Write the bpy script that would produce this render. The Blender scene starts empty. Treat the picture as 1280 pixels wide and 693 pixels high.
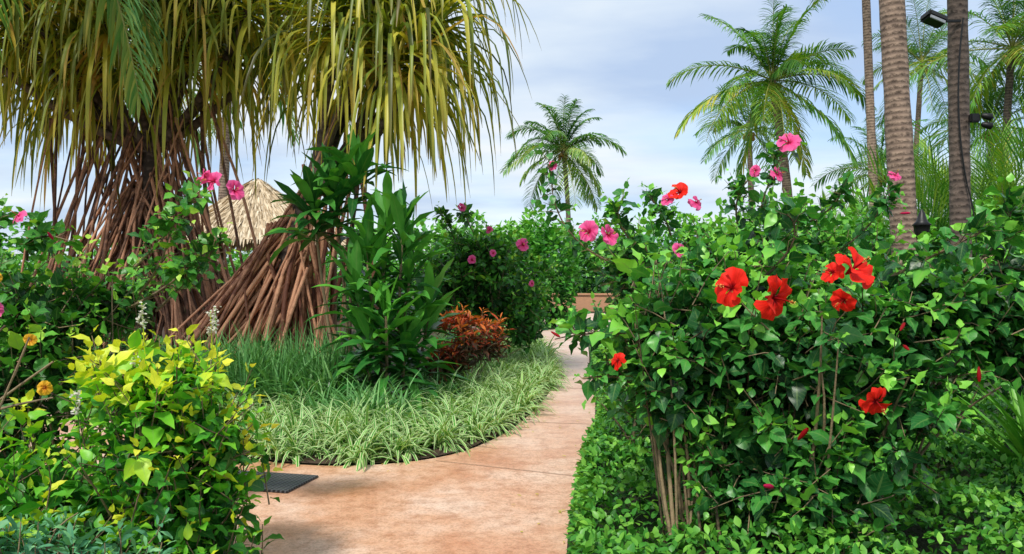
import bpy, math, numpy as np
from mathutils import Vector, geometry
rng=np.random.default_rng(11)
scn=bpy.context.scene
U=lambda a,b,n=None: rng.uniform(a,b,n)
def norm(a): return a/np.maximum(np.linalg.norm(a,axis=-1,keepdims=True),1e-9)
def link(o,parent=None):
    scn.collection.objects.link(o)
    if parent: o.parent=parent
    return o
def empty(name):
    return link(bpy.data.objects.new(name,None))

# ---------------------------------------------------------------- geometry accumulators
class Geo:
    def __init__(s): s.V=[];s.F=[];s.a=[];s.n=0
    def add(s,V,F,lu,lv,rnd):
        V=V.reshape(-1,3); s.V.append(V); s.F.append(F.reshape(-1,4)+s.n)
        s.a.append(np.stack([np.broadcast_to(lu,len(V)),np.broadcast_to(lv,len(V)),np.broadcast_to(rnd,len(V))],1))
        s.n+=len(V)
    def build(s,name,mat,parent=None,smooth=True):
        V=np.concatenate(s.V).astype(np.float32);F=np.concatenate(s.F).astype(np.int32);A=np.concatenate(s.a).astype(np.float32)
        m=bpy.data.meshes.new(name)
        m.vertices.add(len(V)); m.vertices.foreach_set('co',V.ravel())
        m.loops.add(F.size); m.loops.foreach_set('vertex_index',F.ravel())
        m.polygons.add(len(F)); m.polygons.foreach_set('loop_start',np.arange(0,F.size,4,dtype=np.int32))
        try: m.polygons.foreach_set('loop_total',np.full(len(F),4,dtype=np.int32))
        except Exception: pass
        m.polygons.foreach_set('use_smooth',np.full(len(F),smooth))
        for i,nm in enumerate(('lu','lv','rnd')):
            at=m.attributes.new(nm,'FLOAT','POINT'); at.data.foreach_set('value',np.ascontiguousarray(A[:,i]))
        m.update(calc_edges=True)
        m.materials.append(mat)
        return link(bpy.data.objects.new(name,m),parent)

def ribbons(g,O,D,L,W,prof,droop=0.1,dprof=None,fold=.2,rnd=None,upj=.35,up=None,wave=0.):
    n=len(O);R=len(prof);O=np.asarray(O,float);D=norm(np.asarray(D,float))
    L=np.broadcast_to(L,n)[:,None];W=np.broadcast_to(W,n)[:,None]
    droop=np.broadcast_to(droop,n)[:,None]
    if rnd is None: rnd=rng.random(n)
    if up is None: up=np.array([0,0,1.])
    upv=up+rng.normal(0,upj,(n,3))
    S=norm(np.cross(D,upv)); P=O.copy(); d=D.copy(); V=np.empty((n,R,3,3))
    if dprof is None: dprof=np.ones(R)
    ph=rng.random((n,1))*6.28
    for k in range(R):
        N=norm(np.cross(S,d)); w=W*prof[k]*.5
        wa=wave*w*np.sin(ph+k*1.9)
        V[:,k,0]=P-S*w+N*(fold*w+wa);V[:,k,1]=P;V[:,k,2]=P+S*w+N*(fold*w-wa)
        P=P+d*L/(R-1); d=norm(d+np.array([0,0,-1.])*droop*dprof[k])
    idx=np.arange(n*R*3).reshape(n,R,3)
    F=np.stack([idx[:,:-1,:-1],idx[:,:-1,1:],idx[:,1:,1:],idx[:,1:,:-1]],-1)
    lu=np.broadcast_to(np.array([-1,0,1.]),(n,R,3)).ravel()
    lv=np.broadcast_to(np.linspace(0,1,R)[None,:,None],(n,R,3)).ravel()
    g.add(V,F,lu,lv,np.repeat(rnd,R*3))

def tube(g,P,r,ns=6,rnd=None):
    P=np.asarray(P,float);m=len(P);r=np.broadcast_to(r,m)
    T=norm(np.gradient(P,axis=0)); ax=P[-1]-P[0]; ref=np.zeros(3); ref[np.argmin(np.abs(ax))]=1
    A=norm(np.cross(T,ref));B=np.cross(T,A)
    th=np.arange(ns)/ns*2*math.pi
    V=P[:,None]+r[:,None,None]*(A[:,None]*np.cos(th)[None,:,None]+B[:,None]*np.sin(th)[None,:,None])
    idx=np.arange(m*ns).reshape(m,ns);j=np.roll(idx,-1,1)
    F=np.stack([idx[:-1],j[:-1],j[1:],idx[1:]],-1)
    ln=np.concatenate([[0],np.cumsum(np.linalg.norm(np.diff(P,axis=0),axis=1))])
    g.add(V,F,np.tile(np.cos(th),m),np.repeat(ln,ns),rng.random() if rnd is None else rnd)

def bez(a,b,c,n=8):
    t=np.linspace(0,1,n)[:,None];a,b,c=map(np.asarray,(a,b,c))
    return a*(1-t)**2+2*b*t*(1-t)+c*t*t

# ---------------------------------------------------------------- materials
def newmat(name):
    m=bpy.data.materials.new(name);m.use_nodes=True;nt=m.node_tree;nt.nodes.clear()
    return m,nt,nt.nodes,nt.links
def ramp(ns,stops):
    r=ns.new('ShaderNodeValToRGB');e=r.color_ramp.elements
    while len(e)<len(stops): e.new(.5)
    for i,(p,c) in enumerate(stops): e[i].position=p;e[i].color=(*c,1)
    return r
def math_n(ns,ls,op,a,b=None):
    n=ns.new('ShaderNodeMath');n.operation=op
    for i,x in enumerate((a,b)):
        if x is None: continue
        if isinstance(x,(int,float)): n.inputs[i].default_value=x
        else: ls.new(x,n.inputs[i])
    return n.outputs[0]
def mixc(ns,ls,f,a,b,bt='MIX'):
    n=ns.new('ShaderNodeMixRGB');n.blend_type=bt
    for i,x in enumerate((f,a,b)):
        if isinstance(x,(int,float)): n.inputs[i].default_value=x
        elif isinstance(x,tuple): n.inputs[i].default_value=(*x,1)
        else: ls.new(x,n.inputs[i])
    return n.outputs[0]
def leafmat(name,stops,rough=.42,trans=.25,vein=.35,edge=None,spec=.4,nscale=6,tip=None,k=1.):
    stops=[(p,tuple(min(.8,x*k) for x in c)) for p,c in stops]
    m,nt,ns,ls=newmat(name)
    at=lambda k:(lambda a:(setattr(a,'attribute_name',k),a.outputs['Fac'])[1])(ns.new('ShaderNodeAttribute'))
    rnd,lu,lv=at('rnd'),at('lu'),at('lv')
    tc=ns.new('ShaderNodeTexCoord');nz=ns.new('ShaderNodeTexNoise');nz.inputs['Scale'].default_value=nscale;nz.inputs['Detail'].default_value=2
    ls.new(tc.outputs['Object'],nz.inputs['Vector'])
    f=math_n(ns,ls,'ADD',rnd,math_n(ns,ls,'MULTIPLY',math_n(ns,ls,'SUBTRACT',nz.outputs['Fac'],.5),.6))
    rp=ramp(ns,stops);ls.new(f,rp.inputs['Fac']);col=rp.outputs['Color']
    al=math_n(ns,ls,'ABSOLUTE',lu)
    if vein>0:
        mid=math_n(ns,ls,'LESS_THAN',al,.09)
        sv=math_n(ns,ls,'SINE',math_n(ns,ls,'MULTIPLY',math_n(ns,ls,'SUBTRACT',lv,math_n(ns,ls,'MULTIPLY',al,.22)),44.))
        sv=math_n(ns,ls,'GREATER_THAN',sv,.86)
        v=math_n(ns,ls,'MAXIMUM',mid,math_n(ns,ls,'MULTIPLY',sv,.45))
        col=mixc(ns,ls,math_n(ns,ls,'MULTIPLY',v,vein),col,(.26,.42,.12))
    if edge:
        e=math_n(ns,ls,'GREATER_THAN',al,.5); col=mixc(ns,ls,math_n(ns,ls,'MULTIPLY',e,.9),col,edge)
    if tip:
        col=mixc(ns,ls,math_n(ns,ls,'MULTIPLY',math_n(ns,ls,'POWER',lv,5.),.6),col,tip)
    b=ns.new('ShaderNodeBsdfPrincipled');ls.new(col,b.inputs['Base Color']);b.inputs['Roughness'].default_value=rough
    b.inputs['Specular IOR Level'].default_value=spec
    t=ns.new('ShaderNodeBsdfTranslucent')
    ls.new(mixc(ns,ls,1.,col,(1.3,1.25,.5),'MULTIPLY'),t.inputs['Color'])
    mx=ns.new('ShaderNodeMixShader');mx.inputs[0].default_value=trans
    ls.new(b.outputs[0],mx.inputs[1]);ls.new(t.outputs[0],mx.inputs[2])
    o=ns.new('ShaderNodeOutputMaterial');ls.new(mx.outputs[0],o.inputs[0]);return m
def barkmat(name,c1,c2,ring=0.,rscale=50,nscale=8,rough=.85,bump=.5,stretch=(1,1,1)):
    m,nt,ns,ls=newmat(name)
    tc=ns.new('ShaderNodeTexCoord');mp=ns.new('ShaderNodeMapping');mp.inputs['Scale'].default_value=stretch
    ls.new(tc.outputs['Object'],mp.inputs[0])
    nz=ns.new('ShaderNodeTexNoise');nz.inputs['Scale'].default_value=nscale;nz.inputs['Detail'].default_value=8;nz.inputs['Roughness'].default_value=.65
    ls.new(mp.outputs[0],nz.inputs['Vector'])
    h=nz.outputs['Fac'];a=ns.new('ShaderNodeAttribute');a.attribute_name='lv'
    r=ns.new('ShaderNodeAttribute');r.attribute_name='rnd'
    if ring>0:
        s=math_n(ns,ls,'SINE',math_n(ns,ls,'ADD',math_n(ns,ls,'MULTIPLY',a.outputs['Fac'],rscale),math_n(ns,ls,'MULTIPLY',nz.outputs['Fac'],9.)))
        h=math_n(ns,ls,'ADD',h,math_n(ns,ls,'MULTIPLY',s,ring))
    hh=math_n(ns,ls,'ADD',h,math_n(ns,ls,'MULTIPLY',math_n(ns,ls,'SUBTRACT',r.outputs['Fac'],.5),.55))
    rp=ramp(ns,[(.3,c1),(.72,c2)]);ls.new(hh,rp.inputs['Fac'])
    b=ns.new('ShaderNodeBsdfPrincipled');ls.new(rp.outputs['Color'],b.inputs['Base Color']);b.inputs['Roughness'].default_value=rough
    bp=ns.new('ShaderNodeBump');bp.inputs['Strength'].default_value=bump;bp.inputs['Distance'].default_value=.03
    ls.new(h,bp.inputs['Height']);ls.new(bp.outputs[0],b.inputs['Normal'])
    o=ns.new('ShaderNodeOutputMaterial');ls.new(b.outputs[0],o.inputs[0]);return m

M={}
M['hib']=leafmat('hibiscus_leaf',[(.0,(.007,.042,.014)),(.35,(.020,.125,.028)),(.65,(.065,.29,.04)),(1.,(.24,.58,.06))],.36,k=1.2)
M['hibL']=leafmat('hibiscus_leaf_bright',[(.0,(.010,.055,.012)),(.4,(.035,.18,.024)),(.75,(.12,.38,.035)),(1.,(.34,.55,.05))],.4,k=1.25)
M['yel']=leafmat('golden_leaf',[(.0,(.015,.10,.014)),(.35,(.06,.32,.022)),(.60,(.20,.54,.03)),(.82,(.58,.68,.03)),(1.,(.80,.70,.05))],.42,.3,.25,k=1.15)
M['blue']=leafmat('blue_green_leaf',[(0,(.02,.10,.06)),(.6,(.07,.26,.13)),(1,(.17,.42,.16))],.5,k=1.2)
M['cover']=leafmat('ground_cover_leaf',[(0,(.012,.06,.010)),(.5,(.05,.23,.025)),(1,(.22,.50,.06))],.4,.25,.1,k=1.2)
M['far']=leafmat('far_leaf',[(0,(.010,.055,.012)),(.5,(.050,.23,.025)),(1,(.19,.45,.05))],.5,.25,0,k=1.3)
M['ti']=leafmat('ti_leaf',[(0,(.010,.06,.014)),(.45,(.025,.15,.025)),(1,(.13,.42,.05))],.3,.2,.2,nscale=3,k=1.15)
M['croton']=leafmat('croton_leaf',[(0,(.05,.03,.015)),(.3,(.13,.04,.02)),(.55,(.50,.05,.015)),(1,(.85,.25,.03))],.4,.2,.2)
M['spider']=leafmat('spider_leaf',[(0,(.03,.15,.02)),(.6,(.08,.32,.035)),(1,(.20,.48,.06))],.45,.25,0,edge=(.68,.78,.42),k=1.1)
M['lir']=leafmat('lily_turf_leaf',[(0,(.04,.12,.04)),(.6,(.11,.30,.08)),(1,(.26,.46,.16))],.5,.2,0,k=1.2)
M['pan']=leafmat('pandanus_leaf',[(0,(.05,.06,.010)),(.25,(.11,.18,.02)),(.5,(.28,.34,.035)),(.8,(.60,.53,.07)),(1,(.60,.36,.09))],.42,.3,.12,nscale=1.5,tip=(.35,.22,.06),k=1.15)
M['palm']=leafmat('palm_frond_leaf',[(0,(.025,.10,.02)),(.4,(.09,.26,.035)),(.75,(.28,.42,.05)),(1,(.58,.46,.09))],.38,.3,0,nscale=1,k=1.2)
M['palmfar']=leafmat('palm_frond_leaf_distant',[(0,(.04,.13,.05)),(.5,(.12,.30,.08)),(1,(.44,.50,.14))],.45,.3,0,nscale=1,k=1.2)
M['strawl']=leafmat('thatch_straw',[(0,(.28,.20,.11)),(.5,(.62,.48,.31)),(1,(.80,.68,.50))],.8,.05,0)
M['twig']=barkmat('twig_bark',(.08,.06,.03),(.30,.22,.12),nscale=20)
M['root']=barkmat('pandanus_root',(.15,.05,.026),(.74,.37,.21),nscale=9,rough=.7)
M['root2']=barkmat('pandanus_root_grey',(.09,.04,.024),(.62,.31,.18),nscale=9,rough=.75)
M['trunk']=barkmat('palm_bark',(.09,.058,.042),(.40,.28,.205),ring=.10,rscale=70,nscale=9,bump=.9)
M['trunkd']=barkmat('palm_bark_dark',(.04,.028,.022),(.20,.145,.115),ring=.09,rscale=60,nscale=9,bump=.9)
def flowermat(name,c,c2,cen):
    m,nt,ns,ls=newmat(name)
    a=ns.new('ShaderNodeAttribute');a.attribute_name='lv';u=ns.new('ShaderNodeAttribute');u.attribute_name='lu'
    rp=ramp(ns,[(0,cen),(.18,cen),(.36,c),(1,c2)]);ls.new(a.outputs['Fac'],rp.inputs['Fac'])
    s=math_n(ns,ls,'SINE',math_n(ns,ls,'MULTIPLY',u.outputs['Fac'],34.))
    col=mixc(ns,ls,math_n(ns,ls,'MULTIPLY',math_n(ns,ls,'GREATER_THAN',s,.7),.2),rp.outputs['Color'],cen)
    b=ns.new('ShaderNodeBsdfPrincipled');ls.new(col,b.inputs['Base Color']);b.inputs['Roughness'].default_value=.6;b.inputs['Specular IOR Level'].default_value=.25
    t=ns.new('ShaderNodeBsdfTranslucent');ls.new(col,t.inputs['Color'])
    mx=ns.new('ShaderNodeMixShader');mx.inputs[0].default_value=.3
    ls.new(b.outputs[0],mx.inputs[1]);ls.new(t.outputs[0],mx.inputs[2])
    o=ns.new('ShaderNodeOutputMaterial');ls.new(mx.outputs[0],o.inputs[0]);return m
M['red']=flowermat('red_petal',(.86,.014,.007),(.95,.03,.012),(.34,.002,.006))
M['pink']=flowermat('pink_petal',(.88,.06,.26),(.95,.16,.42),(.55,.01,.08))
M['stamen']=flowermat('stamen',(.9,.55,.12),(.95,.7,.2),(.6,.05,.03))
M['white']=flowermat('white_floret',(.75,.72,.62),(.8,.8,.72),(.5,.5,.3))
M['orange']=flowermat('orange_petal',(.85,.38,.02),(.9,.55,.04),(.6,.12,.01))
def plain(name,c,rough=.6,metal=0,c2=None,ns_=20,bump=0.):
    m,nt,ns,ls=newmat(name);b=ns.new('ShaderNodeBsdfPrincipled');b.inputs['Roughness'].default_value=rough;b.inputs['Metallic'].default_value=metal
    tc=ns.new('ShaderNodeTexCoord');nz=ns.new('ShaderNodeTexNoise');nz.inputs['Scale'].default_value=ns_;nz.inputs['Detail'].default_value=6
    ls.new(tc.outputs['Object'],nz.inputs['Vector'])
    ls.new(mixc(ns,ls,nz.outputs['Fac'],c,c2 or tuple(x*.6 for x in c)),b.inputs['Base Color'])
    if bump:
        bp=ns.new('ShaderNodeBump');bp.inputs['Strength'].default_value=bump;bp.inputs['Distance'].default_value=.02
        ls.new(nz.outputs['Fac'],bp.inputs['Height']);ls.new(bp.outputs[0],b.inputs['Normal'])
    o=ns.new('ShaderNodeOutputMaterial');ls.new(b.outputs[0],o.inputs[0]);return m
M['black']=plain('black_metal',(.02,.02,.02),.45,.4)
M['wood']=plain('wood_post',(.22,.13,.07),.8,0,(.1,.06,.03))
M['brick']=plain('planter_stone',(.58,.30,.17),.85,0,(.4,.22,.13),8,.4)
M['glass']=plain('lamp_glass',(.35,.37,.4),.15)
M['soil']=plain('mulch_soil',(.10,.058,.034),.95,0,(.035,.022,.015),30,.8)
M['lawn']=plain('lawn_grass',(.24,.56,.08),.9,0,(.12,.36,.04),25,.6)
M['joint']=plain('joint',(.36,.20,.13),.9)

# ---------------------------------------------------------------- ground + paving
def poly_obj(name,pts,z,mat,parent=None):
    tri=geometry.tessellate_polygon([[Vector((x,y,0)) for x,y in pts]])
    m=bpy.data.meshes.new(name);m.from_pydata([(x,y,z) for x,y in pts],[],[tuple(t) for t in tri]);m.update()
    if m.polygons and m.polygons[0].normal.z<0: m.flip_normals()
    m.materials.append(mat);return link(bpy.data.objects.new(name,m),parent)
def chaikin(p,it=2,closed=True):
    p=np.asarray(p,float)
    for _ in range(it):
        q=np.roll(p,-1,0) if closed else p[1:]
        b=p if closed else p[:-1]
        n=np.empty((2*len(b),2));n[0::2]=b*.75+q*.25;n[1::2]=b*.25+q*.75
        if not closed: n=np.vstack([p[:1],n,p[-1:]])
        p=n
    return p
gm,nt,ns,ls=newmat('ground_soil')
tc=ns.new('ShaderNodeTexCoord');n1=ns.new('ShaderNodeTexNoise');n1.inputs['Scale'].default_value=1.2;n1.inputs['Detail'].default_value=8
n2=ns.new('ShaderNodeTexNoise');n2.inputs['Scale'].default_value=40;n2.inputs['Detail'].default_value=5
ls.new(tc.outputs['Object'],n1.inputs[0]);ls.new(tc.outputs['Object'],n2.inputs[0])
r1=ramp(ns,[(.35,(.035,.026,.016)),(.6,(.06,.10,.025))]);ls.new(n1.outputs['Fac'],r1.inputs[0])
col=mixc(ns,ls,.6,r1.outputs[0],n2.outputs['Fac'],'MULTIPLY')
b=ns.new('ShaderNodeBsdfPrincipled');b.inputs['Roughness'].default_value=.95;ls.new(col,b.inputs['Base Color'])
bp=ns.new('ShaderNodeBump');bp.inputs['Strength'].default_value=.8;bp.inputs['Distance'].default_value=.04;ls.new(n2.outputs['Fac'],bp.inputs['Height']);ls.new(bp.outputs[0],b.inputs['Normal'])
o=ns.new('ShaderNodeOutputMaterial');ls.new(b.outputs[0],o.inputs[0])
poly_obj('ground',[(-900,-200),(900,-200),(900,1500),(-900,1500)],0,gm)

pm,nt,ns,ls=newmat('stained_concrete')
tc=ns.new('ShaderNodeTexCoord')
def nz(s,d=8,r=.6):
    n=ns.new('ShaderNodeTexNoise');n.inputs['Scale'].default_value=s;n.inputs['Detail'].default_value=d;n.inputs['Roughness'].default_value=r
    ls.new(tc.outputs['Object'],n.inputs[0]);return n.outputs['Fac']
A,B,C=nz(1.3),nz(9,9,.75),nz(70,4,.7)
ra=ramp(ns,[(.32,(.70,.32,.17)),(.48,(.78,.45,.28)),(.66,(.84,.60,.45))]);ls.new(A,ra.inputs[0])
rb=ramp(ns,[(.36,(.74,.64,.58)),(.54,(1.02,1.02,1.02))]);ls.new(B,rb.inputs[0])
c=mixc(ns,ls,1.,ra.outputs[0],rb.outputs[0],'MULTIPLY')
rc=ramp(ns,[(.38,(.68,.64,.60)),(.52,(1,1,1))]);ls.new(C,rc.inputs[0])
c=mixc(ns,ls,.8,c,rc.outputs[0],'MULTIPLY')
sp=ns.new('ShaderNodeSeparateXYZ');ls.new(tc.outputs['Object'],sp.inputs[0])
mr=ns.new('ShaderNodeMapRange');mr.inputs[1].default_value=6;mr.inputs[2].default_value=13;mr.inputs[4].default_value=.75;ls.new(sp.outputs[1],mr.inputs[0])
c=mixc(ns,ls,math_n(ns,ls,'MULTIPLY',mr.outputs[0],math_n(ns,ls,'ADD',A,.35)),c,(.76,.62,.55))
b=ns.new('ShaderNodeBsdfPrincipled');ls.new(c,b.inputs['Base Color'])
rr=ramp(ns,[(.35,(.34,)*3),(.65,(.65,)*3)]);ls.new(A,rr.inputs[0]);ls.new(rr.outputs[0],b.inputs['Roughness'])
bp=ns.new('ShaderNodeBump');bp.inputs['Strength'].default_value=.4;bp.inputs['Distance'].default_value=.01;ls.new(math_n(ns,ls,'ADD',B,C),bp.inputs['Height']);ls.new(bp.outputs[0],b.inputs['Normal'])
o=ns.new('ShaderNodeOutputMaterial');ls.new(b.outputs[0],o.inputs[0])
path=[(.15,-4),(.15,1.5),(.28,4.3),(.42,5.4),(.52,6.1),(.75,7.3),(1.02,9.7),(1.2,12),(1.45,15),(1.8,19),(2.6,23),(4,26),(9,28),
(9,33),(3,33),(1,31),(.45,27),(.45,20),(.66,15.9),(.72,12.5),(.52,10.4),(.1,8.1),(-.28,7.0),(-.65,6.5),(-1.27,6.25),(-2.0,6.4),(-2.7,7.0),(-3.6,8.0),(-6,9.2),(-12,9.8),(-12,7.6),(-6,7.2),(-3.6,6.2),(-2.5,5.6),(-1.75,5.1),(-1.5,4.3),(-1.35,3),(-1.35,-4)]
pth=poly_obj('garden_path',[tuple(p) for p in chaikin(path)],.008,pm)
def strip(a,b,w,z,name,mat,parent):
    a=np.array(a);b=np.array(b);d=norm(b-a);s=np.array([-d[1],d[0]])*w/2
    return poly_obj(name,[tuple(a-s),tuple(b-s),tuple(b+s),tuple(a+s)],z,mat,parent)
strip((-.62,6.46),(.50,5.95),.009,.0125,'joint_1',M['joint'],pth)
strip((.12,8.2),(.84,8.05),.012,.0125,'joint_2',M['joint'],pth)
strip((.56,10.7),(1.03,10.6),.014,.0125,'joint_3',M['joint'],pth)
strip((.68,14),(1.25,13.9),.016,.0125,'joint_4',M['joint'],pth)
poly_obj('lawn',[tuple(p) for p in chaikin([(1.55,15),(1.95,19),(2.9,22.3),(4.3,25),(9,27),(12,25),(9,17),(4,13.5)])],.012,M['lawn'])
isl=[(.45,27),(.45,20),(.66,15.9),(.72,12.5),(.52,10.4),(.1,8.1),(-.28,7.0),(-.65,6.5),(-1.27,6.25),(-2.0,6.4),(-2.7,7.0),(-3.6,8.0),(-6,9.2),(-12,9.8)]
poly_obj('mulch_bed',[(x-.03 if y>7 else x,y+.03) for x,y in chaikin(isl,2,False)]+[(-12,27)],.016,M['soil'])
mm,nt,ns,ls=newmat('rubber_grid');tc=ns.new('ShaderNodeTexCoord')
w1=ns.new('ShaderNodeTexWave');w1.inputs['Scale'].default_value=9;w1.bands_direction='X';w2=ns.new('ShaderNodeTexWave');w2.inputs['Scale'].default_value=9;w2.bands_direction='Y'
ls.new(tc.outputs['Object'],w1.inputs[0]);ls.new(tc.outputs['Object'],w2.inputs[0])
h=math_n(ns,ls,'MULTIPLY',w1.outputs['Fac'],w2.outputs['Fac']);rp=ramp(ns,[(.15,(.105,.107,.115)),(.55,(.012,.012,.013))]);ls.new(h,rp.inputs[0])
b=ns.new('ShaderNodeBsdfPrincipled');b.inputs['Roughness'].default_value=.5;ls.new(rp.outputs[0],b.inputs['Base Color'])
bp=ns.new('ShaderNodeBump');bp.inputs['Strength'].default_value=.8;bp.inputs['Distance'].default_value=.01;ls.new(h,bp.inputs['Height']);ls.new(bp.outputs[0],b.inputs['Normal'])
o=ns.new('ShaderNodeOutputMaterial');ls.new(b.outputs[0],o.inputs[0])
def box(name,loc,size,mat,parent=None,rot=0,bev=.006):
    import bmesh
    m=bpy.data.meshes.new(name);bm=bmesh.new();bmesh.ops.create_cube(bm,size=1)
    bmesh.ops.scale(bm,vec=size,verts=bm.verts)
    if bev: bmesh.ops.bevel(bm,geom=bm.edges[:],offset=bev,segments=2,affect='EDGES')
    bm.to_mesh(m);bm.free();m.materials.append(mat)
    ob=link(bpy.data.objects.new(name,m),parent);ob.location=loc;ob.rotation_euler=(0,0,rot);return ob
box('rubber_mat',(-1.88,5.80,.018),(.80,.46,.016),mm,None,math.radians(-14),.005)

# ---------------------------------------------------------------- foliage helpers
OV=[.10,.66,.97,1.0,.84,.56,.26,.03]
OV5=[.12,.85,1.0,.62,.04]
LAN=[.30,.55,.85,1.0,.97,.80,.52,.05]
def sph(n):
    v=norm(rng.normal(size=(n,3)));return v
def lump(d,ph):
    return np.sin(d[:,0]*5+ph)*np.sin(d[:,1]*4.3+ph*2)+np.sin(d[:,2]*6+ph*1.3)*np.cos(d[:,0]*7+ph)
def sample(blobs,n,inner=.55,zmin=.05):
    bl=np.array([b[:6] for b in blobs],float)
    w=(bl[:,3]*bl[:,4]*bl[:,5])**(2/3);w/=w.sum()
    i=rng.choice(len(bl),n,p=w);d=sph(n)
    rad=1-inner*rng.random(n)**1.6
    rad*=1+.17*lump(d,i*1.7)
    c=bl[i,:3]+d*bl[i,3:6]*rad[:,None]
    ok=c[:,2]>zmin
    return c[ok],d[ok],rad[ok]
def leafy(gl,gt,tips,axis,ln,K,L,W,prof,fold,droop,rbase,rspan=.55,tw=.004,spread=1.,wave=.2):
    T=len(tips);axis=norm(axis);base=tips-axis*ln[:,None]
    a=norm(np.cross(axis,rng.normal(size=(T,3))));b=np.cross(axis,a)
    k=np.arange(K)/(K-1);t=.12+.88*k
    th=(np.arange(K)*2.4)[None,:]+rng.random((T,1))*6.28
    rad=a[:,None]*np.cos(th)[...,None]+b[:,None]*np.sin(th)[...,None]
    O=base[:,None]+axis[:,None]*(ln[:,None]*t)[...,None]
    up=(.25+.9*k**3)[None,:,None]
    D=rad*spread+axis[:,None]*up+np.array([0,0,.25])+rng.normal(0,.25,(T,K,3))
    D=norm(D);O=O+D*.018
    sz=U(.7,1.2,(T,1))
    ll=L*sz*(1-.5*k**2)[None,:]*U(.55,1.2,(T,K))
    r=rbase[:,None]+rng.normal(0,.12,(T,1))+rspan*(k**2-.35)[None,:]+rng.normal(0,.14,(T,K))
    ribbons(gl,O.reshape(-1,3),D.reshape(-1,3),ll.ravel(),ll.ravel()*(W/L)*U(.85,1.1,T*K),prof,droop*U(.2,1.9,T*K),fold=fold,rnd=r.ravel().clip(0,1),wave=wave,upj=.45)
    if gt is not None:
        for i in range(T):
            m=(base[i]+tips[i])/2+rng.normal(0,.012,3)
            tube(gt,np.array([base[i],m,tips[i]]),np.array([tw,tw*.8,tw*.5]),4)
def shrub(name,blobs,nt_,K,L,W,mat,roots,prof=OV,flowers=(),shoots=(),twl=(.18,.34),fold=.18,droop=.10,inner=.6,zg=.3,nbr=40,rb=.42,tw=.004,br=.014,hz=None,zmin=.06,extra=None):
    e=empty(name);gl,gt=Geo(),Geo()
    c,d,rad=sample(blobs,nt_,inner,zmin);n=len(c)
    ax=d*.9+np.array([0,0,zg])+rng.normal(0,.35,(n,3))
    rbase=rb*(.25+.95*((rad-.5)/.5).clip(0,1))+.16*d[:,2]  # inner leaves get darker colour: shade inside the bush is painted in
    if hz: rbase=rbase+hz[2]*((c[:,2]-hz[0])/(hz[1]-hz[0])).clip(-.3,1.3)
    leafy(gl,gt,c,ax,U(twl[0],twl[1],n),K,L,W,prof,fold,droop,rbase,tw=tw)
    pick=rng.choice(n,min(nbr,n),replace=False);RR=np.array(roots,float)
    for j in pick:
        s=RR[np.argmin(np.abs(RR[:,0]-c[j,0])+U(0,.25,len(RR)))]+rng.normal(0,.08,3)*[1,1,0]
        if abs(s[0]-c[j,0])>.8: continue
        mid=(s+c[j])/2+np.array([(s[0]-c[j,0])*.2,0,.15])+rng.normal(0,.08,3)
        rr_=br*U(.5,1.1);tube(gt,bez(s,mid,c[j],8),np.linspace(rr_,rr_*.3,8),5)
    for sh in shoots:
        sh=np.array(sh,float);P=bez(sh[0],sh[1],sh[2],12);tube(gt,P,np.linspace(.009,.003,12),5)
        m=20;t=rng.random(m)**.7;Q=bez(sh[0],sh[1],sh[2],101)[(t*100).astype(int)]
        A=norm(rng.normal(size=(m,3))+norm(sh[2]-sh[0])*.8+[0,0,.4])
        ln=U(.05,.16,m);leafy(gl,gt,Q+A*ln[:,None],A,ln,4,L*.9,W*.9,prof,fold,droop,np.full(m,rb+.05),tw=.003)
    gl.build('leaves',mat,e)
    gt.build('branches',M['twig'],e)
    if flowers:
        by={}
        for f in flowers: by.setdefault(f[1],[]).append(f)
        gs=Geo()
        for key,fl in by.items():
            g=Geo()
            for f in fl:
                if f[2]=='bud': bud(g,np.array(f[0],float),f[3])
                else: bloom(g,gs,np.array(f[0],float),np.array(f[2],float),f[3])
            g.build('flowers_'+key,M[key],e)
        if gs.V: gs.build('stamens',M['stamen'],e)
    return e
def bloom(g,gs,c,face,R):
    f=norm(face);a=norm(np.cross(f,np.array([.1,.2,1.])));b=np.cross(f,a);th0=rng.random()*6.28
    nu,nv=11,8;u=np.linspace(-1,1,nu)[None,:];v=np.linspace(.03,1,nv)[:,None]
    cup=U(.3,.9)
    for p in range(5):
        th=th0+p*2*math.pi/5+rng.normal(0,.08)
        hw=math.radians(52)*(.35+.65*v**.6)
        ang=th+u*hw+.18*v
        r=R*v*(1-.14*np.abs(u)**3+.04*np.sin(u*9+p))*U(.85,1.1)
        fb=U(.2,1.3)
        z=R*(cup*v-fb*.62*v*v)+R*.14*u*v+R*.09*np.sin(u*7+p*2+rng.random()*3)*v**2+R*.04*np.sin(v*9+u*6)
        V=c+ (r*np.cos(ang))[...,None]*a+(r*np.sin(ang))[...,None]*b+z[...,None]*f
        idx=np.arange(nu*nv).reshape(nv,nu);F=np.stack([idx[:-1,:-1],idx[:-1,1:],idx[1:,1:],idx[1:,:-1]],-1)
        g.add(V,F,np.broadcast_to(u,(nv,nu)).ravel(),np.broadcast_to(v,(nv,nu)).ravel(),rng.random())
    tip=c+f*R*1.15+np.array([0,0,-.12])*R+a*R*.15
    tube(g,bez(c,c+f*R*.6,tip,6),np.linspace(R*.05,R*.03,6),5)
    P=bez(c,c+f*R*.6,tip,30)[rng.integers(19,30,30)];D=sph(30)+f*.3
    ribbons(gs,P,D,R*.11,R*.035,[.3,1,1],0,rnd=None)
    tube(g,np.array([c-f*R*.35,c-f*R*.1,c+f*R*.05]),np.array([.004,R*.12,R*.16]),6)
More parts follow.
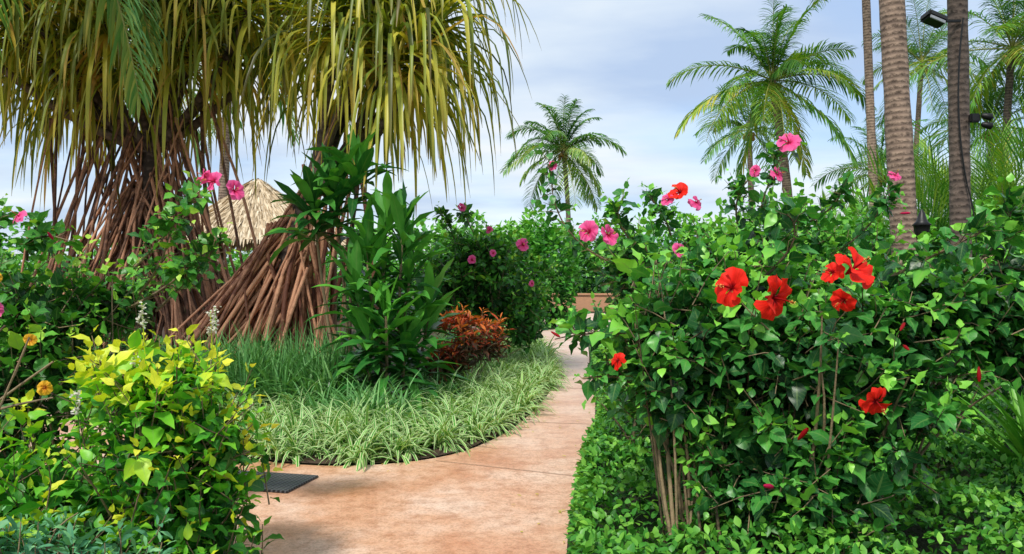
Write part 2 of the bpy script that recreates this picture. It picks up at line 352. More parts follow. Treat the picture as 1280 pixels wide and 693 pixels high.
def bud(g,c,R):
    d=norm(rng.normal(0,.5,3)+np.array([-.3,-.2,.1]));P=np.array([c+d*R*t for t in (0,.25,.5,.8,1.,1.15)])
    tube(g,P,np.array([.18,.32,.34,.28,.2,.02])*R*.45,8)

# ---------------------------------------------------------------- RIGHT : red hibiscus (front)
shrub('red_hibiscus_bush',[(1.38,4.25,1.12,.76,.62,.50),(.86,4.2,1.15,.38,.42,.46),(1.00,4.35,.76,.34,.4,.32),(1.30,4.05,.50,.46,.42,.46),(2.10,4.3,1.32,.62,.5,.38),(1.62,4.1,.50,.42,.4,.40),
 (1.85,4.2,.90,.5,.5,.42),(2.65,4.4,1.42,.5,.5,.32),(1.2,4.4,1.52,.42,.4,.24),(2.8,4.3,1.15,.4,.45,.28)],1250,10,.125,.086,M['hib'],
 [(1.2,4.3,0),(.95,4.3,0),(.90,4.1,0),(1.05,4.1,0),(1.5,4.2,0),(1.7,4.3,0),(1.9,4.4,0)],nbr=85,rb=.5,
 flowers=[((.97,3.5,1.45),'red',(-.9,-.8,.3),.085),((1.13,3.46,1.41),'red',(.7,-.9,-.1),.10),((1.50,3.52,1.53),'red',(.5,-.8,.6),.10),((1.46,3.5,1.40),'red',(-.8,-.6,-.3),.055),
  ((1.56,3.42,.97),'red',(.3,-1,-.6),.07),((.50,3.72,1.11),'red',(-.9,-.4,.2),.045),((1.43,3.55,1.52),'red',(-.8,-.5,.3),.05),
  ((1.27,3.42,.85),'red','bud',.07),((1.12,3.42,.6),'pink','bud',.07),((2.1,3.58,1.03),'red','bud',.06),((1.70,3.45,1.3),'red','bud',.05),((1.72,3.5,1.2),'red','bud',.05),((.24,4.0,1.2),'red','bud',.05)],
 shoots=[((.9,4.2,1.15),(.5,4.1,1.25),(.22,4.1,1.18)),((.8,4.2,.95),(.5,4.1,1.0),(.36,4.1,.98)),((1.3,4.1,1.5),(1.5,4.,1.7),(1.38,4.0,1.82)),((2.4,4.3,1.5),(2.7,4.2,1.75),(2.6,4.2,1.85)),((2.,4.2,1.5),(2.2,4.0,1.65),(2.3,3.9,1.72))])
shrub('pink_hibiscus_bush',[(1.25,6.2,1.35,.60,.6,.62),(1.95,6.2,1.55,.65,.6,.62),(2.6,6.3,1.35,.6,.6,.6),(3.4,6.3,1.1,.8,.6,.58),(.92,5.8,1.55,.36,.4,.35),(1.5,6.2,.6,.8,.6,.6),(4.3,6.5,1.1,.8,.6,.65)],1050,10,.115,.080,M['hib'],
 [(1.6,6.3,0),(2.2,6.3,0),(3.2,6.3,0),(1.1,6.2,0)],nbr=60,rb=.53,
 flowers=[((.52,5.35,1.80),'pink',(-.7,-.9,.2),.08),((.64,5.35,1.78),'pink',(.7,-.9,.3),.075),((1.16,5.5,2.08),'red',(-.5,-.8,.6),.075),((1.28,5.55,2.02),'pink',(.6,-.9,.4),.055),((1.08,5.5,2.03),'pink',(-.6,-.9,.4),.05),
  ((1.93,5.55,2.43),'pink',(-.4,-.8,.8),.08),((1.70,5.55,2.24),'pink',(-.8,-.8,.3),.045),((1.86,5.6,2.22),'pink',(.8,-.8,.3),.06),((2.64,5.5,2.2),'pink',(.3,-.8,.8),.05),((1.14,5.45,1.68),'pink',(.4,-1,.1),.055),((.29,5.6,2.28),'pink',(-.7,-1,.3),.04),((2.8,5.6,1.95),'pink','bud',.06)],
 shoots=[((.75,5.9,1.6),(.25,5.7,1.8),(.28,5.65,2.28)),((1.9,6.1,1.9),(1.8,5.8,2.1),(1.93,5.62,2.40)),((1.7,6.,1.9),(1.6,5.8,2.1),(1.7,5.7,2.2)),((2.5,6.1,1.7),(2.7,5.8,1.9),(2.65,5.6,2.15)),((3.6,6.2,1.6),(3.9,6.,1.8),(4.0,5.9,2.0)),((1.2,6.,1.8),(1.1,5.8,2.0),(1.0,5.7,2.05)),((2.2,6.,1.9),(2.4,5.8,2.0),(2.35,5.7,2.15)),((.9,5.7,1.7),(.7,5.6,1.9),(.75,5.5,2.0))])

def cover(name,poly_fn,xr,yr,n,h,L,W,mat):
    g=Geo();x=U(*xr,n);y=U(*yr,n);ok=poly_fn(x,y);x,y=x[ok],y[ok];n=len(x)
    zz=h*(1+.18*np.sin(x*5.1+y*2)+.15*np.sin(y*6.3-x*3)+.1*np.sin(x*13+y*11))
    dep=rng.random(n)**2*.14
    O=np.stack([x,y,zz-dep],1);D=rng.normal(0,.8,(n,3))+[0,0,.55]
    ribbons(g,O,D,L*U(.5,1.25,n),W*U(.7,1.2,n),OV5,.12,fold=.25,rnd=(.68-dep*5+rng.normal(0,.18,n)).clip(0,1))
    return g.build(name,mat)
def right_edge(y): return np.interp(y,[1,4.3,5.4,6.1,7.3,9.7,12,15,19],[.18,.28,.42,.52,.75,1.02,1.2,1.45,1.8])
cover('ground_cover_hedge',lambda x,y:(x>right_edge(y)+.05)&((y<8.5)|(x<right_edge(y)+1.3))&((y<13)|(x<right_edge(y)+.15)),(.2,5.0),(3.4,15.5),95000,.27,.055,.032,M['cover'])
g=Geo();n=5000;y=U(3.2,15,n);z=U(.02,.28,n);x=right_edge(y)+.03+rng.random(n)*.10+z*.08
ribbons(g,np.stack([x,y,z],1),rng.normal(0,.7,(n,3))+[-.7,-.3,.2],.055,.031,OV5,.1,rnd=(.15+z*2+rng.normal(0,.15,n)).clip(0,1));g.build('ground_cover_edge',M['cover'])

# ---------------------------------------------------------------- LEFT front
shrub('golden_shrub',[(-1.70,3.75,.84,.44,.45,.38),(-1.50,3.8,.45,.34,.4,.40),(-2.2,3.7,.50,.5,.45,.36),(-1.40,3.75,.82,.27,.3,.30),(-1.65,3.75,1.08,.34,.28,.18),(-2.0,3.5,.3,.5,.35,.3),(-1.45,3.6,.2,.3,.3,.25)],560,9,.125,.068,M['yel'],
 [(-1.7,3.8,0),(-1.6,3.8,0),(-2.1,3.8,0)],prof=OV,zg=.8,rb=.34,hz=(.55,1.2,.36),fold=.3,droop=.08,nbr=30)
g=Geo();e=empty('white_flower_spike')
for (x,y,z) in [(-1.72,3.7,1.34),(-1.38,3.7,1.32),(-1.42,3.75,1.30),(-1.70,3.6,1.1),(-1.86,3.4,.98)]:
    for k in range(50):
        t=rng.random();p=np.array([x,y,z-.07])+[rng.normal(0,.008),rng.normal(0,.008),t*.11]
        ribbons(g,p[None],sph(1)+[0,0,.3],.018*(1.1-t*.6),.012,[.5,1,.4],0,fold=.3)
g.build('florets',M['white'],e)
g=Geo()
for (x,y,z) in [(-1.72,3.7,1.34),(-1.38,3.7,1.32),(-1.42,3.75,1.30),(-1.70,3.6,1.1),(-1.86,3.4,.98)]: tube(g,np.array([[x,y+.05,z-.35],[x,y,z+.04]]),.0025,4)
g.build('stalks',M['yel'],e)
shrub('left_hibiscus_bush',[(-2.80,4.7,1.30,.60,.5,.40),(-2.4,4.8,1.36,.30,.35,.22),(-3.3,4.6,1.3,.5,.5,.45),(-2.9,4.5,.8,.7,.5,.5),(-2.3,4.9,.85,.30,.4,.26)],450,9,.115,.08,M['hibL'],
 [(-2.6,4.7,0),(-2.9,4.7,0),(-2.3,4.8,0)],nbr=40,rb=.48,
 flowers=[((-1.62,4.35,2.02),'pink',(-.7,-1,.2),.065),((-1.52,4.35,1.97),'pink',(.9,-.8,.3),.055),((-1.68,4.35,2.05),'pink',(-.8,-.5,.6),.04),((-2.60,4.2,1.82),'pink',(-.6,-.8,.9),.045),((-2.66,4.1,1.33),'pink',(.4,-1,0),.045),((-2.42,4.2,1.7),'pink','bud',.05),
  ((-2.2,3.75,.98),'orange',(.6,-1,.2),.035),((-2.72,4.2,1.50),'orange',(.7,-1,.3),.035),((-2.3,3.8,1.2),'orange',(.8,-1,.1),.03)],
 shoots=[((-2.3,4.7,1.5),(-2.0,4.5,1.65),(-1.75,4.45,1.98)),((-2.2,4.7,1.4),(-1.9,4.5,1.65),(-1.9,4.4,1.85)),((-2.3,4.7,1.3),(-1.9,4.5,1.45),(-1.75,4.4,1.6)),((-2.8,4.6,1.6),(-2.7,4.4,1.75),(-2.5,4.4,1.72)),((-3.,4.6,1.5),(-2.9,4.4,1.75),(-2.85,4.4,1.8)),((-2.1,4.7,1.3),(-1.8,4.5,1.5),(-1.6,4.4,1.72))])
g=Geo()
for a,b,c in [((-2.9,3.6,.5),(-2.3,3.4,.9),(-1.9,3.3,1.15)),((-2.6,3.6,.8),(-2.2,3.35,.95),(-1.90,3.3,1.0)),((-2.8,3.7,.2),(-2.3,3.3,.5),(-2.0,3.3,1.25)),((-2.5,3.5,.85),(-2.30,3.3,1.1),(-2.1,3.3,1.3))]:
    tube(g,bez(a,b,c,10),np.linspace(.010,.004,10),6)
g.build('bare_stem',M['twig'])
shrub('blue_green_shrub',[(-1.60,3.15,.28,.38,.25,.24),(-2.0,3.15,.32,.4,.25,.27),(-1.35,3.25,.16,.25,.2,.18)],260,12,.085,.026,M['blue'],[(-1.7,3.2,0),(-2.0,3.2,0)],prof=LAN,zg=1.,rb=.55,nbr=10,twl=(.1,.2))

# ---------------------------------------------------------------- ISLAND
E=chaikin([p for p in isl[1:12]],3,False)[::1]
seg=np.diff(E,axis=0);sl=np.linalg.norm(seg,axis=1);cum=np.concatenate([[0],np.cumsum(sl)])
def edge_pts(n,o0,o1,pw=1.):
    s=cum[-1]*(1-rng.random(n)) ;i=np.searchsorted(cum,s)-1;i=i.clip(0,len(seg)-1);f=(s-cum[i])/sl[i]
    p=E[i]+seg[i]*f[:,None];d=seg[i]/sl[i][:,None];nr=np.stack([d[:,1],-d[:,0]],1)
    off=o0+(o1-o0)*rng.random(n)**pw
    q=p+nr*off[:,None];return q,off
def tufts(name,q,K,L,W,mat,prof,elev=(15,80),droop=.3,rs=(.2,.9),hs=1.,z0=.02,fold=.35):
    g=Geo();T=len(q);az=U(0,6.28,(T,K));el=np.radians(U(*elev,(T,K)))
    D=np.stack([np.cos(az)*np.cos(el),np.sin(az)*np.cos(el),np.sin(el)],-1).reshape(-1,3)
    O=np.repeat(np.concatenate([q,np.full((T,1),z0)],1),K,0)+rng.normal(0,.015,(T*K,3))*[1,1,.3]
    l=(L*U(.6,1.15,(T,K))*U(.75,1.2,(T,1))).ravel()
    r=(U(*rs,(T,1))*.5+U(*rs,(T,K))*.5).ravel()
    ribbons(g,O,D,l,W*U(.8,1.2,T*K),prof,droop*U(.6,1.4,T*K),fold=fold,rnd=r,upj=.1)
    return g.build(name,mat)
q,_=edge_pts(470,.05,1.15,1.15)
SP=[.7,.95,1.,.9,.72,.42,.05]
tufts('spider_plant_border',q,28,.45,.028,M['spider'],SP,droop=.38)
q,_=edge_pts(200,1.0,2.0);tufts('lily_turf_grass',q,30,.55,.020,M['lir'],SP,droop=.28)
q=np.stack([U(-3.6,-1.9,90),U(8.6,9.8,90)],1);tufts('tall_grass_clump',q,34,.85,.022,M['lir'],SP,elev=(40,88),droop=.24)
def ti(name,stems,nl,L,W,ri=.45):
    e=empty(name);gl,gs=Geo(),Geo()
    for (b,t,z0) in stems:
        b=np.array(b,float);t=np.array(t,float);mid=(b+t)/2+rng.normal(0,.06,3);P=bez(b,mid,t,30);tube(gs,P[::3],np.linspace(.022,.014,10),7)
        n=nl;s=z0+(1-z0)*(np.arange(n)/n)**.8;Q=P[(s*29).astype(int)]
        az=np.arange(n)*2.4+rng.random()*6;k=np.arange(n)/n;el=np.radians(14+64*k**1.3+rng.normal(0,12,n))
        D=np.stack([np.cos(az)*np.cos(el),np.sin(az)*np.cos(el),np.sin(el)],1)
        l=L*(1-.25*k)*U(.75,1.15,n)
        ribbons(gl,Q,D,l,W*U(.8,1.15,n),[.22,.3,.7,.95,1.,.95,.8,.5,.05],.11*U(.3,1.8,n),fold=.36,rnd=(ri+.4*k+rng.normal(0,.18,n)).clip(0,1),upj=.15,wave=.2)
    gl.build('leaves',M['ti'],e);gs.build('stems',M['twig'],e)
ti('ti_plant',[((-1.5,9.1,0),(-1.40,8.9,2.25),.25),((-1.3,9.0,0),(-1.1,8.9,1.85),.25),((-1.6,8.9,0),(-1.75,8.8,1.55),.2),((-1.4,8.8,0),(-1.35,8.5,1.15),.2),((-1.2,9.,0),(-.92,9.,1.3),.2),((-1.6,9.,0),(-1.55,8.6,.85),.2),((-1.4,9.,0),(-1.65,8.9,2.0),.45),((-1.2,9.,0),(-1.15,8.7,.75),.2),((-1.3,9.,0),(-1.2,8.8,2.15),.6)],32,.70,.118,.36)
ti('ti_plant',[((-1.9,9.4,0),(-2.1,9.3,2.6),.75),((-1.9,9.4,0),(-1.80,9.3,2.85),.82),((-2.0,9.4,0),(-2.3,9.2,2.4),.8)],32,.78,.135,.3)
shrub('red_croton',[(-.62,10.2,.78,.38,.35,.38),(-.35,10.6,.7,.3,.3,.3),(-.8,10.0,.45,.3,.3,.3)],100,14,.20,.042,M['croton'],[(-.6,10.2,0)],prof=LAN,zg=1.6,rb=.2,hz=(.4,1.15,.42),nbr=14,twl=(.15,.25),fold=.3)
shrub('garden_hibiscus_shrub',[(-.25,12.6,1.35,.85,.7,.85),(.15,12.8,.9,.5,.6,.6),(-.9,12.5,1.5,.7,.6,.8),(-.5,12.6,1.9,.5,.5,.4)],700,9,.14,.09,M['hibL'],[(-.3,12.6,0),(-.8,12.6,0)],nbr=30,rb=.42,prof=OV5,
 flowers=[((-.75,11.8,2.52),'pink',(.5,-1,.5),.07),((.16,12.0,1.98),'pink',(.3,-1,.2),.10),((-.33,11.9,2.2),'pink',(-.7,-1,.2),.06),((-.6,11.8,1.75),'pink',(.6,-1,.2),.07),((-.28,11.7,1.85),'pink',(.7,-1,.2),.06),((.3,12.1,1.4),'pink',(.6,-1,.2),.05)],
 shoots=[((-.6,12.4,2.2),(-.7,12.2,2.4),(-.75,11.9,2.5)),((0,12.4,1.7),(.2,12.2,1.9),(.15,12.05,1.95)),((-.9,12.4,2.1),(-1.0,12.2,2.4),(-1.1,12.2,2.5))])
shrub('low_shrub',[(-3.2,9.6,.35,.8,.4,.4),(-4.6,9.9,.4,.8,.4,.5),(-6.,10.3,.5,1.,.5,.6)],360,8,.11,.07,M['hib'],[(-3.2,9.6,0),(-4.6,9.9,0)],prof=OV5,nbr=10)

# ---------------------------------------------------------------- PANDANUS
PW=[.9,1,1,.95,.9,.82,.7,.5,.08]
DP=np.array([.1,.4,1.2,2.6,2.0,1.2,.8,.5,.3])
def head(g,c,n,L,W,elr=(-45,85),rb=.5):
    c=np.array(c,float);k=rng.random(n);az=np.arange(n)*2.4+rng.normal(0,.2,n)
    el=np.radians(elr[0]+(elr[1]-elr[0])*k);D=np.stack([np.cos(az)*np.cos(el),np.sin(az)*np.cos(el),np.sin(el)],1)
    O=c+D*.08+np.array([0,0,.35])*(k[:,None]-.5)
    ribbons(g,O,D,L*U(.6,1.25,n),W*U(.7,1.2,n),PW,.36*U(.4,1.7,n),DP,fold=.45,rnd=(rb+.35*(.5-k)+rng.normal(0,.22,n)).clip(0,1),upj=.1)
def pandanus(name,apex,base,heads,roots,rrx,rry,rootmat,nh=95,L=1.6,W=.055,sx=.25,thick=(.014,.03),bow=.22,hubf=.5):
    e=empty(name);gl,gr,gt=Geo(),Geo(),Geo();apex=np.array(apex,float);base=np.array(base,float)
    tube(gt,bez(base+[0,0,.3],(base+apex)/2,apex,10),np.linspace(.07,.13,10),8)
    hubs=[]
    for h in heads:
        hp=np.array(h[:3]);mid=(apex+hp)/2+np.array([(hp[0]-apex[0])*.2,0,-.05])+rng.normal(0,.1,3)
        P=bez(apex,mid,hp,12);tube(gt,P,np.linspace(.075,.045,12),8);hubs+= [P[1],P[2],P[3],P[5]]
        head(gl,hp,int(nh*(h[3] if len(h)>3 else 1)),L,W,rb=h[4] if len(h)>4 else .5)
    for i in range(roots):
        a=rng.random()*6.28
        if rng.random()<hubf:
            s=hubs[rng.integers(len(hubs))]+rng.normal(0,.08,3);t=0;a=math.atan2(rng.normal(0,1),(s[0]-apex[0])*2.5+rng.normal(0,.9))
        else:
            t=rng.random()**1.2;s=apex*(1-t*.5)+base*(t*.5)+rng.normal(0,1,3)*[sx,.15,.1]*(.4+.6*t)
        rr=U(.25,1.)**.6*(1-.25*t)*U(.85,1.15)
        q=base+np.array([math.cos(a)*rrx*rr,math.sin(a)*rry*rr,0])
        mid=(s+q)/2+np.array([math.cos(a)*U(-.1,bow),0,0])+rng.normal(0,.14,3)+[0,0,.1]
        r=U(*thick);tube(gr,bez(s,mid,q,9),np.linspace(r*.85,r,9),6)
    gl.build('leaves',M['pan'],e);gr.build('prop_roots',rootmat,e);gt.build('trunk',M['trunkd'],e)
pandanus('pandanus_tree',(-5.25,11.6,3.3),(-5.35,11.6,0),
 [(-6.9,11.,4.9),(-6.2,11.5,4.7),(-5.4,10.6,4.9),(-4.7,11.,4.7),(-4.0,11.2,4.7),(-3.5,10.6,5.1),(-6.7,10.5,5.5),(-5.9,10.8,5.4),(-5.0,10.6,5.6),(-4.3,10.8,5.4),(-7.2,12,5.2),(-3.2,11.5,5.2),(-7.4,10.8,4.8),(-5.7,11.3,4.5),(-4.5,11.5,5.1),(-6.5,11.8,4.4)],210,2.0,1.3,M['root2'],nh=105,L=1.75,W=.058,sx=.35,hubf=.4)
pandanus('pandanus_tree',(-2.75,10.4,2.45),(-3.45,10.5,0),
 [(-1.55,10.2,4.4,1.5,.55),(-1.0,10.6,4.9),(-2.3,10.3,4.8),(-1.7,10.4,5.4),(-2.0,10.7,4.2,.8,.6),(-1.2,10.1,4.3,.6,.5)],200,1.6,.95,M['root'],nh=120,L=1.85,W=.058,sx=.25,thick=(.016,.034),hubf=.12,bow=.1)

# ---------------------------------------------------------------- PALMS
M['palmstem']=plain('frond_stem',(.42,.40,.10),.5,0,(.24,.27,.06),3)
M['nut']=plain('coconut',(.45,.28,.06),.5,0,(.35,.15,.03),3)
def palm(name,base,top,r0,r1,FL,nf,mat,tmat,lw=.045,nleaf=46,emin=-45,nut=True,curve=(0,0,0)):
    e=empty(name);gt,gl,gn=Geo(),Geo(),Geo();base=np.array(base,float);top=np.array(top,float)
    mid=(base+top)/2+np.array(curve);P=bez(base,mid,top,40);rad=np.linspace(r0,r1,40)*(1+rng.normal(0,.02,40));rad[:4]*=[1.35,1.2,1.1,1.05]
    tube(gt,P,rad,14,.5)
    O_,D_,L_,R_=[],[],[],[]
    for i in range(nf):
        k=(i+.5)/nf;az=i*2.4+rng.normal(0,.25);el=math.radians(emin+(85-emin)*k**.8+rng.normal(0,8))
        d=np.array([math.cos(az)*math.cos(el),math.sin(az)*math.cos(el),math.sin(el)])
        l=FL*U(.8,1.12)*(1-.25*k);m=16;p=top+d*.1;pts=[p.copy()];dr=U(.8,1.6)
        for j in range(m-1):
            p=p+d*l/(m-1);pts.append(p.copy());d=norm(d+np.array([0,0,-1])*(.03+.13*j/m)*dr)
        pts=np.array(pts);tube(gn,pts,np.linspace(.028,.006,m)*FL/3.5,4,.5)
        t=np.linspace(.12,.99,nleaf);pos=np.stack([np.interp(t*(m-1),np.arange(m),pts[:,c]) for c in range(3)],1)
        T=norm(np.gradient(pos,axis=0));S=norm(np.cross(T,np.array([0,0,1.])+rng.normal(0,.25,3)));N=np.cross(S,T)
        tilt=rng.normal(0,.25)
        for sg in(-1,1):
            D=S*sg*(.9)+T*(.45+.5*t[:,None]**2)+N*(.05+tilt*sg)+rng.normal(0,.12,(nleaf,3))
            O_.append(pos);D_.append(D);L_.append(l*.28*(np.sin(np.pi*(.12+.80*t))**.7)*U(.75,1.1,nleaf));R_.append((.66-.38*k+rng.normal(0,.12,nleaf)+rng.normal(0,.1)).clip(0,1))
    ribbons(gl,np.concatenate(O_),np.concatenate(D_),np.concatenate(L_),lw,[.7,1,.8,.05],.38,fold=.4,rnd=np.concatenate(R_),upj=.05)
    gl.build('fronds',mat,e);gt.build('trunk',tmat,e);gn.build('frond_stems',M['palmstem'],e)
    if nut:
        g=Geo()
        for i in range(9):
            a=i*.7;c=top+np.array([math.cos(a)*.22,math.sin(a)*.22,-.25-.12*(i%3)]);tt=np.linspace(-1,1,7)
            tube(g,np.array([c+[0,0,x*.13] for x in tt]),np.sqrt(1-tt**2*.98)*.10,8)
        g.build('coconuts',M['nut'],e)
    return e
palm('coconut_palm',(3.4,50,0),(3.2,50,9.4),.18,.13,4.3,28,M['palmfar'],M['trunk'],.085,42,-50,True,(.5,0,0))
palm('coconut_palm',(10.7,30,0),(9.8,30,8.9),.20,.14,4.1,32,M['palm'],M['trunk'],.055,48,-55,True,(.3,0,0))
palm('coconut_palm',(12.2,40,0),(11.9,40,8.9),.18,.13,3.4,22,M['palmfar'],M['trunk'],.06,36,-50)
palm('coconut_palm',(11.5,25,0),(11.0,25,13.2),.14,.12,3.6,22,M['palm'],M['trunk'],.05,36,-50)
palm('coconut_palm',(6.02,12,0),(5.52,12,9.5),.20,.165,3.6,16,M['palm'],M['trunk'],.045,30,-30)
palm('coconut_palm',(7.35,13,0),(7.22,13,9.8),.165,.14,3.6,16,M['palm'],M['trunkd'],.045,30,-30)
palm('coconut_palm',(17.5,29,0),(18.2,29,9.8),.16,.12,4.0,26,M['palm'],M['trunkd'],.055,40,-55)
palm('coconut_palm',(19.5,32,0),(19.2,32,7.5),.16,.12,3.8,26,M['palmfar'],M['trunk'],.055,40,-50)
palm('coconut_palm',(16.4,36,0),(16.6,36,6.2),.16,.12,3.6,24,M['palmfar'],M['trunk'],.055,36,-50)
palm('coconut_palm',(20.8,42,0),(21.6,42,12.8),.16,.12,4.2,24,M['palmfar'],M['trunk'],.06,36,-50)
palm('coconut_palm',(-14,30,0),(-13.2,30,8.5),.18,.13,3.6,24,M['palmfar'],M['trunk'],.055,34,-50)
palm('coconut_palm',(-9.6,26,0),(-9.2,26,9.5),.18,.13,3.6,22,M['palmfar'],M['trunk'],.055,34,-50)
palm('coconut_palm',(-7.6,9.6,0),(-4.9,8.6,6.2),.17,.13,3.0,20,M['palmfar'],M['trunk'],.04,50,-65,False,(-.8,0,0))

e=empty('floodlight');box('arm',(7.0,12.82,5.62),(.45,.04,.04),M['black'],e)
h_=box('lamp_head',(6.74,12.72,5.62),(.36,.24,.13),M['black'],e,.2,.03);h_.rotation_euler=(-.3,.3,.2)
h2=box('lamp_lens',(6.74,12.60,5.58),(.28,.02,.06),M['glass'],e,.2,.004);h2.rotation_euler=(-.3,.3,.2)
g=Geo();tube(g,bez((7.25,12.80,5.66),(7.05,12.76,4.2),(7.30,12.78,3.0),14),.014,6);tube(g,bez((7.30,12.78,3.0),(7.5,12.7,2.2),(7.40,12.78,1.0),10),.012,6)
g.build('power_cable',M['black'])
e=empty('spotlight_pair');box('mount',(7.42,12.78,4.05),(.16,.10,.14),M['black'],e,0,.02)
for i,dz in enumerate((0.,-.14)):
    g=Geo();c=np.array([7.50,12.72,4.08+dz]);tube(g,np.array([c,c+[.04,-.01,-.01],c+[.13,-.05,-.04],c+[.15,-.06,-.045]]),np.array([.03,.05,.06,.01]),12);g.build('lamp_can_%d'%(i+1),M['black'],e)
e=empty('garden_torch');g=Geo();tube(g,np.array([[5.3,10.3,0],[5.3,10.3,1.95]]),.022,8);g.build('pole',M['wood'],e)
g=Geo();z=np.array([1.9,1.95,2.1,2.16,2.17,2.22,2.32,2.38]);r=np.array([.02,.05,.095,.10,.12,.07,.04,.005]);tube(g,np.stack([np.full(8,5.3),np.full(8,10.3),z],1),r,14);g.build('burner',M['black'],e)

# ---------------------------------------------------------------- thatched hut
e=empty('thatched_hut');g=Geo();cx,cy=-5.75,18.;zt,ze,Rr=3.75,2.25,2.3
nn=28;rr=np.linspace(.05,Rr,9);zz=zt-(zt-ze)*(rr/Rr)**.9
tube(g,np.stack([np.full(9,cx),np.full(9,cy),zz],1),rr,nn)
g.build('roof_base',M['strawl'],e)
g=Geo();n=5500;f=np.sqrt(rng.random(n));a=U(0,6.28,n);r_=f*Rr*.98;z_=zt-(zt-ze)*f**.9+.03
O=np.stack([cx+np.cos(a)*r_,cy+np.sin(a)*r_,z_],1);D=np.stack([np.cos(a)*Rr,np.sin(a)*Rr,np.full(n,-(zt-ze))],1)+rng.normal(0,.15,(n,3))
ribbons(g,O,D,.32,.035,[1,1,.8,.3],.08,rnd=None);g.build('thatch',M['strawl'],e)
g=Geo()
for i in range(6):
    a=i*math.pi/3+.3;x,y=cx+math.cos(a)*1.7,cy+math.sin(a)*1.7;tube(g,np.array([[x,y,0],[x,y,2.5]]),.06,8)
g.build('posts',M['wood'],e)
e=empty('stone_planter');box('wall',(2.3,34.5,.35),(4.6,.5,.7),M['brick'],e,0,.02);box('cap',(2.3,34.5,.748),(4.76,.62,.09),M['brick'],e,0,.02)

# ---------------------------------------------------------------- background masses
def mass(name,blobs,n,L,W,mat,rb=.45):
    g=Geo();c,d,rad=sample(blobs,n,.35,.02)
    D=d*.5+rng.normal(0,.8,(len(c),3))
    ribbons(g,c,D,L*U(.6,1.3,len(c)),W*U(.7,1.3,len(c)),[.15,1.,.8,.05],.1,fold=.2,rnd=(rb*(.2+.9*((rad-.65)/.35).clip(0,1))+.22*d[:,2]+rng.normal(0,.13,len(c))).clip(0,1))  # interior shade put into leaf colour, darker away from the outer surface
    return g.build(name,mat)
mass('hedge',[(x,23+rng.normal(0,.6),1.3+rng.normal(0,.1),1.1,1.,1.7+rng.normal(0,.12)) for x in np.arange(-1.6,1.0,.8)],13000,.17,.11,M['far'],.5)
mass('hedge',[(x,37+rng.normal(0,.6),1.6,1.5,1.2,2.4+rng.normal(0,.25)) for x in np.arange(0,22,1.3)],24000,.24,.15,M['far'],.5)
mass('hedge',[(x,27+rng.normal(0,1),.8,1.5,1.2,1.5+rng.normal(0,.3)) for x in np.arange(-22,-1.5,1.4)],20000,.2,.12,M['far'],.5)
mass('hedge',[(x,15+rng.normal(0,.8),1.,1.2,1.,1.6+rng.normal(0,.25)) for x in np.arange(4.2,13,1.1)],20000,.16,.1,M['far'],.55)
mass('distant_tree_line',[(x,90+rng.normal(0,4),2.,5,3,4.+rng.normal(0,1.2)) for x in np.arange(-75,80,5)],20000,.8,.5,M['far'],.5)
def feather(name,c,n,h,sp):
    g=Geo()
    for i in range(n):
        a=rng.random()*6.28;el=math.radians(U(50,88));d=np.array([math.cos(a)*math.cos(el),math.sin(a)*math.cos(el),math.sin(el)])
        p=np.array(c)+rng.normal(0,sp,3)*[1,1,0];l=h*U(.7,1.1);pts=[p.copy()]
        for j in range(11): p=p+d*l/11;pts.append(p.copy());d=norm(d+np.array([0,0,-1])*.015*j)
        pts=np.array(pts);t=np.linspace(.3,1,34);pos=np.stack([np.interp(t*11,np.arange(12),pts[:,k]) for k in range(3)],1)
        T=norm(np.gradient(pos,axis=0));S=norm(np.cross(T,rng.normal(size=3)+[0,0,.3]))
        tube(g,pts,.012,4,.5)
        for sg in(-1,1): ribbons(g,pos,S*sg+T*1.1,l*.17,.04,[.6,1,.7,.05],.2,rnd=(U(.25,.7)+rng.normal(0,.1,34)).clip(0,1),upj=.1)
    return g.build(name,M['palm'])
feather('areca_palm',(11.2,18,0),46,4.8,.7);feather('areca_palm',(9.6,20,0),30,4.,.6);feather('areca_palm',(13.6,20,0),40,5.2,.8)
q=np.stack([U(3.45,4.6,14),U(5.0,5.6,14)],1);tufts('spider_lily_clump',q,15,1.0,.06,M['cover'],SP,elev=(50,86),droop=.10,rs=(.4,.9))
# a little leaf litter on the paving, mostly by the planting
q,_=edge_pts(60,-.35,-.02,.6);yy=U(4.3,10,30);q=np.concatenate([q,np.stack([right_edge(yy)-rng.random(30)**2*.4,yy],1)])
g=Geo();n=len(q);a=U(0,6.28,n);ribbons(g,np.concatenate([q,np.full((n,1),.016)],1),np.stack([np.cos(a),np.sin(a),np.full(n,.05)],1),U(.02,.05,n),U(.008,.02,n),OV5,0,fold=.2,rnd=U(.5,1,n),upj=.1);g.build('leaf_litter',M['pan'])

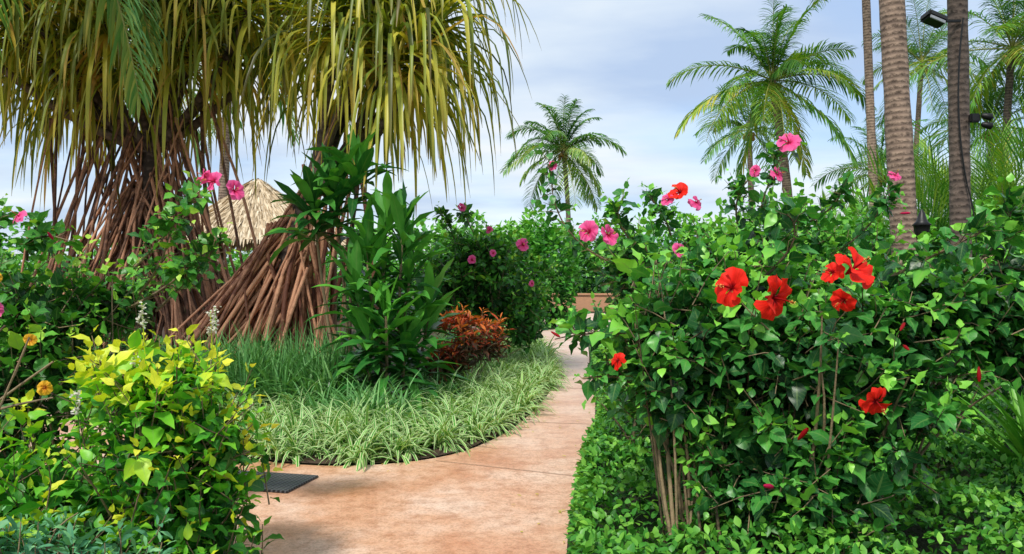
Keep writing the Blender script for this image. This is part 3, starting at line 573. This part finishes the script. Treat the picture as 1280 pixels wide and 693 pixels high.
# ---------------------------------------------------------------- light, sky, camera
w=bpy.data.worlds.new('World');scn.world=w;w.use_nodes=True;nt=w.node_tree;ns,ls=nt.nodes,nt.links;ns.clear()
SE,SR=math.radians(52),math.radians(205)
sky=ns.new('ShaderNodeTexSky');sky.sky_type='NISHITA';sky.sun_disc=False;sky.sun_elevation=SE;sky.sun_rotation=SR
tc=ns.new('ShaderNodeTexCoord');sp=ns.new('ShaderNodeSeparateXYZ');ls.new(tc.outputs['Generated'],sp.inputs[0])
zc=math_n(ns,ls,'ADD',math_n(ns,ls,'MAXIMUM',sp.outputs[2],0.),.16)
cb=ns.new('ShaderNodeCombineXYZ');ls.new(math_n(ns,ls,'DIVIDE',sp.outputs[0],zc),cb.inputs[0]);ls.new(math_n(ns,ls,'DIVIDE',sp.outputs[1],zc),cb.inputs[1])
mp=ns.new('ShaderNodeMapping');mp.inputs['Scale'].default_value=(.55,.9,1);mp.inputs['Location'].default_value=(2.3,.7,0);mp.inputs['Rotation'].default_value=(0,0,.35);ls.new(cb.outputs[0],mp.inputs[0])
n1=ns.new('ShaderNodeTexNoise');n1.inputs['Scale'].default_value=1.1;n1.inputs['Detail'].default_value=8;n1.inputs['Roughness'].default_value=.55;n1.inputs['Distortion'].default_value=.5;ls.new(mp.outputs[0],n1.inputs[0])
n2=ns.new('ShaderNodeTexNoise');n2.inputs['Scale'].default_value=1.2;n2.inputs['Detail'].default_value=6;ls.new(mp.outputs[0],n2.inputs[0])
cc=ramp(ns,[(.36,(5.0,6.4,8.8)),(.50,(7.4,8.5,9.8)),(.62,(9.4,9.8,10.2))]);ls.new(n2.outputs['Fac'],cc.inputs[0])
ff=ramp(ns,[(.34,(.55,)*3),(.56,(.98,)*3)]);ls.new(n1.outputs['Fac'],ff.inputs[0])
sk=mixc(ns,ls,1.,sky.outputs[0],(1.9,2.0,2.1),'MULTIPLY')
col=mixc(ns,ls,ff.outputs[0],sk,cc.outputs[0])
bg=ns.new('ShaderNodeBackground');bg.inputs[1].default_value=.1;ls.new(col,bg.inputs[0])
o=ns.new('ShaderNodeOutputWorld');ls.new(bg.outputs[0],o.inputs[0])
L=bpy.data.lights.new('sun','SUN');L.energy=3.5;L.angle=math.radians(7);L.color=(1,.95,.86)
lo=link(bpy.data.objects.new('sun',L))
sd=Vector((math.sin(SR)*math.cos(SE),math.cos(SR)*math.cos(SE),math.sin(SE)))
lo.rotation_euler=sd.to_track_quat('Z','Y').to_euler()
cam=bpy.data.cameras.new('camera');cam.lens=28;cam.clip_end=3000;co=link(bpy.data.objects.new('camera',cam));co.location=(0,0,1.5);co.rotation_euler=(math.radians(90),0,0);scn.camera=co
scn.view_settings.view_transform='Standard';scn.view_settings.look='None';scn.view_settings.exposure=0
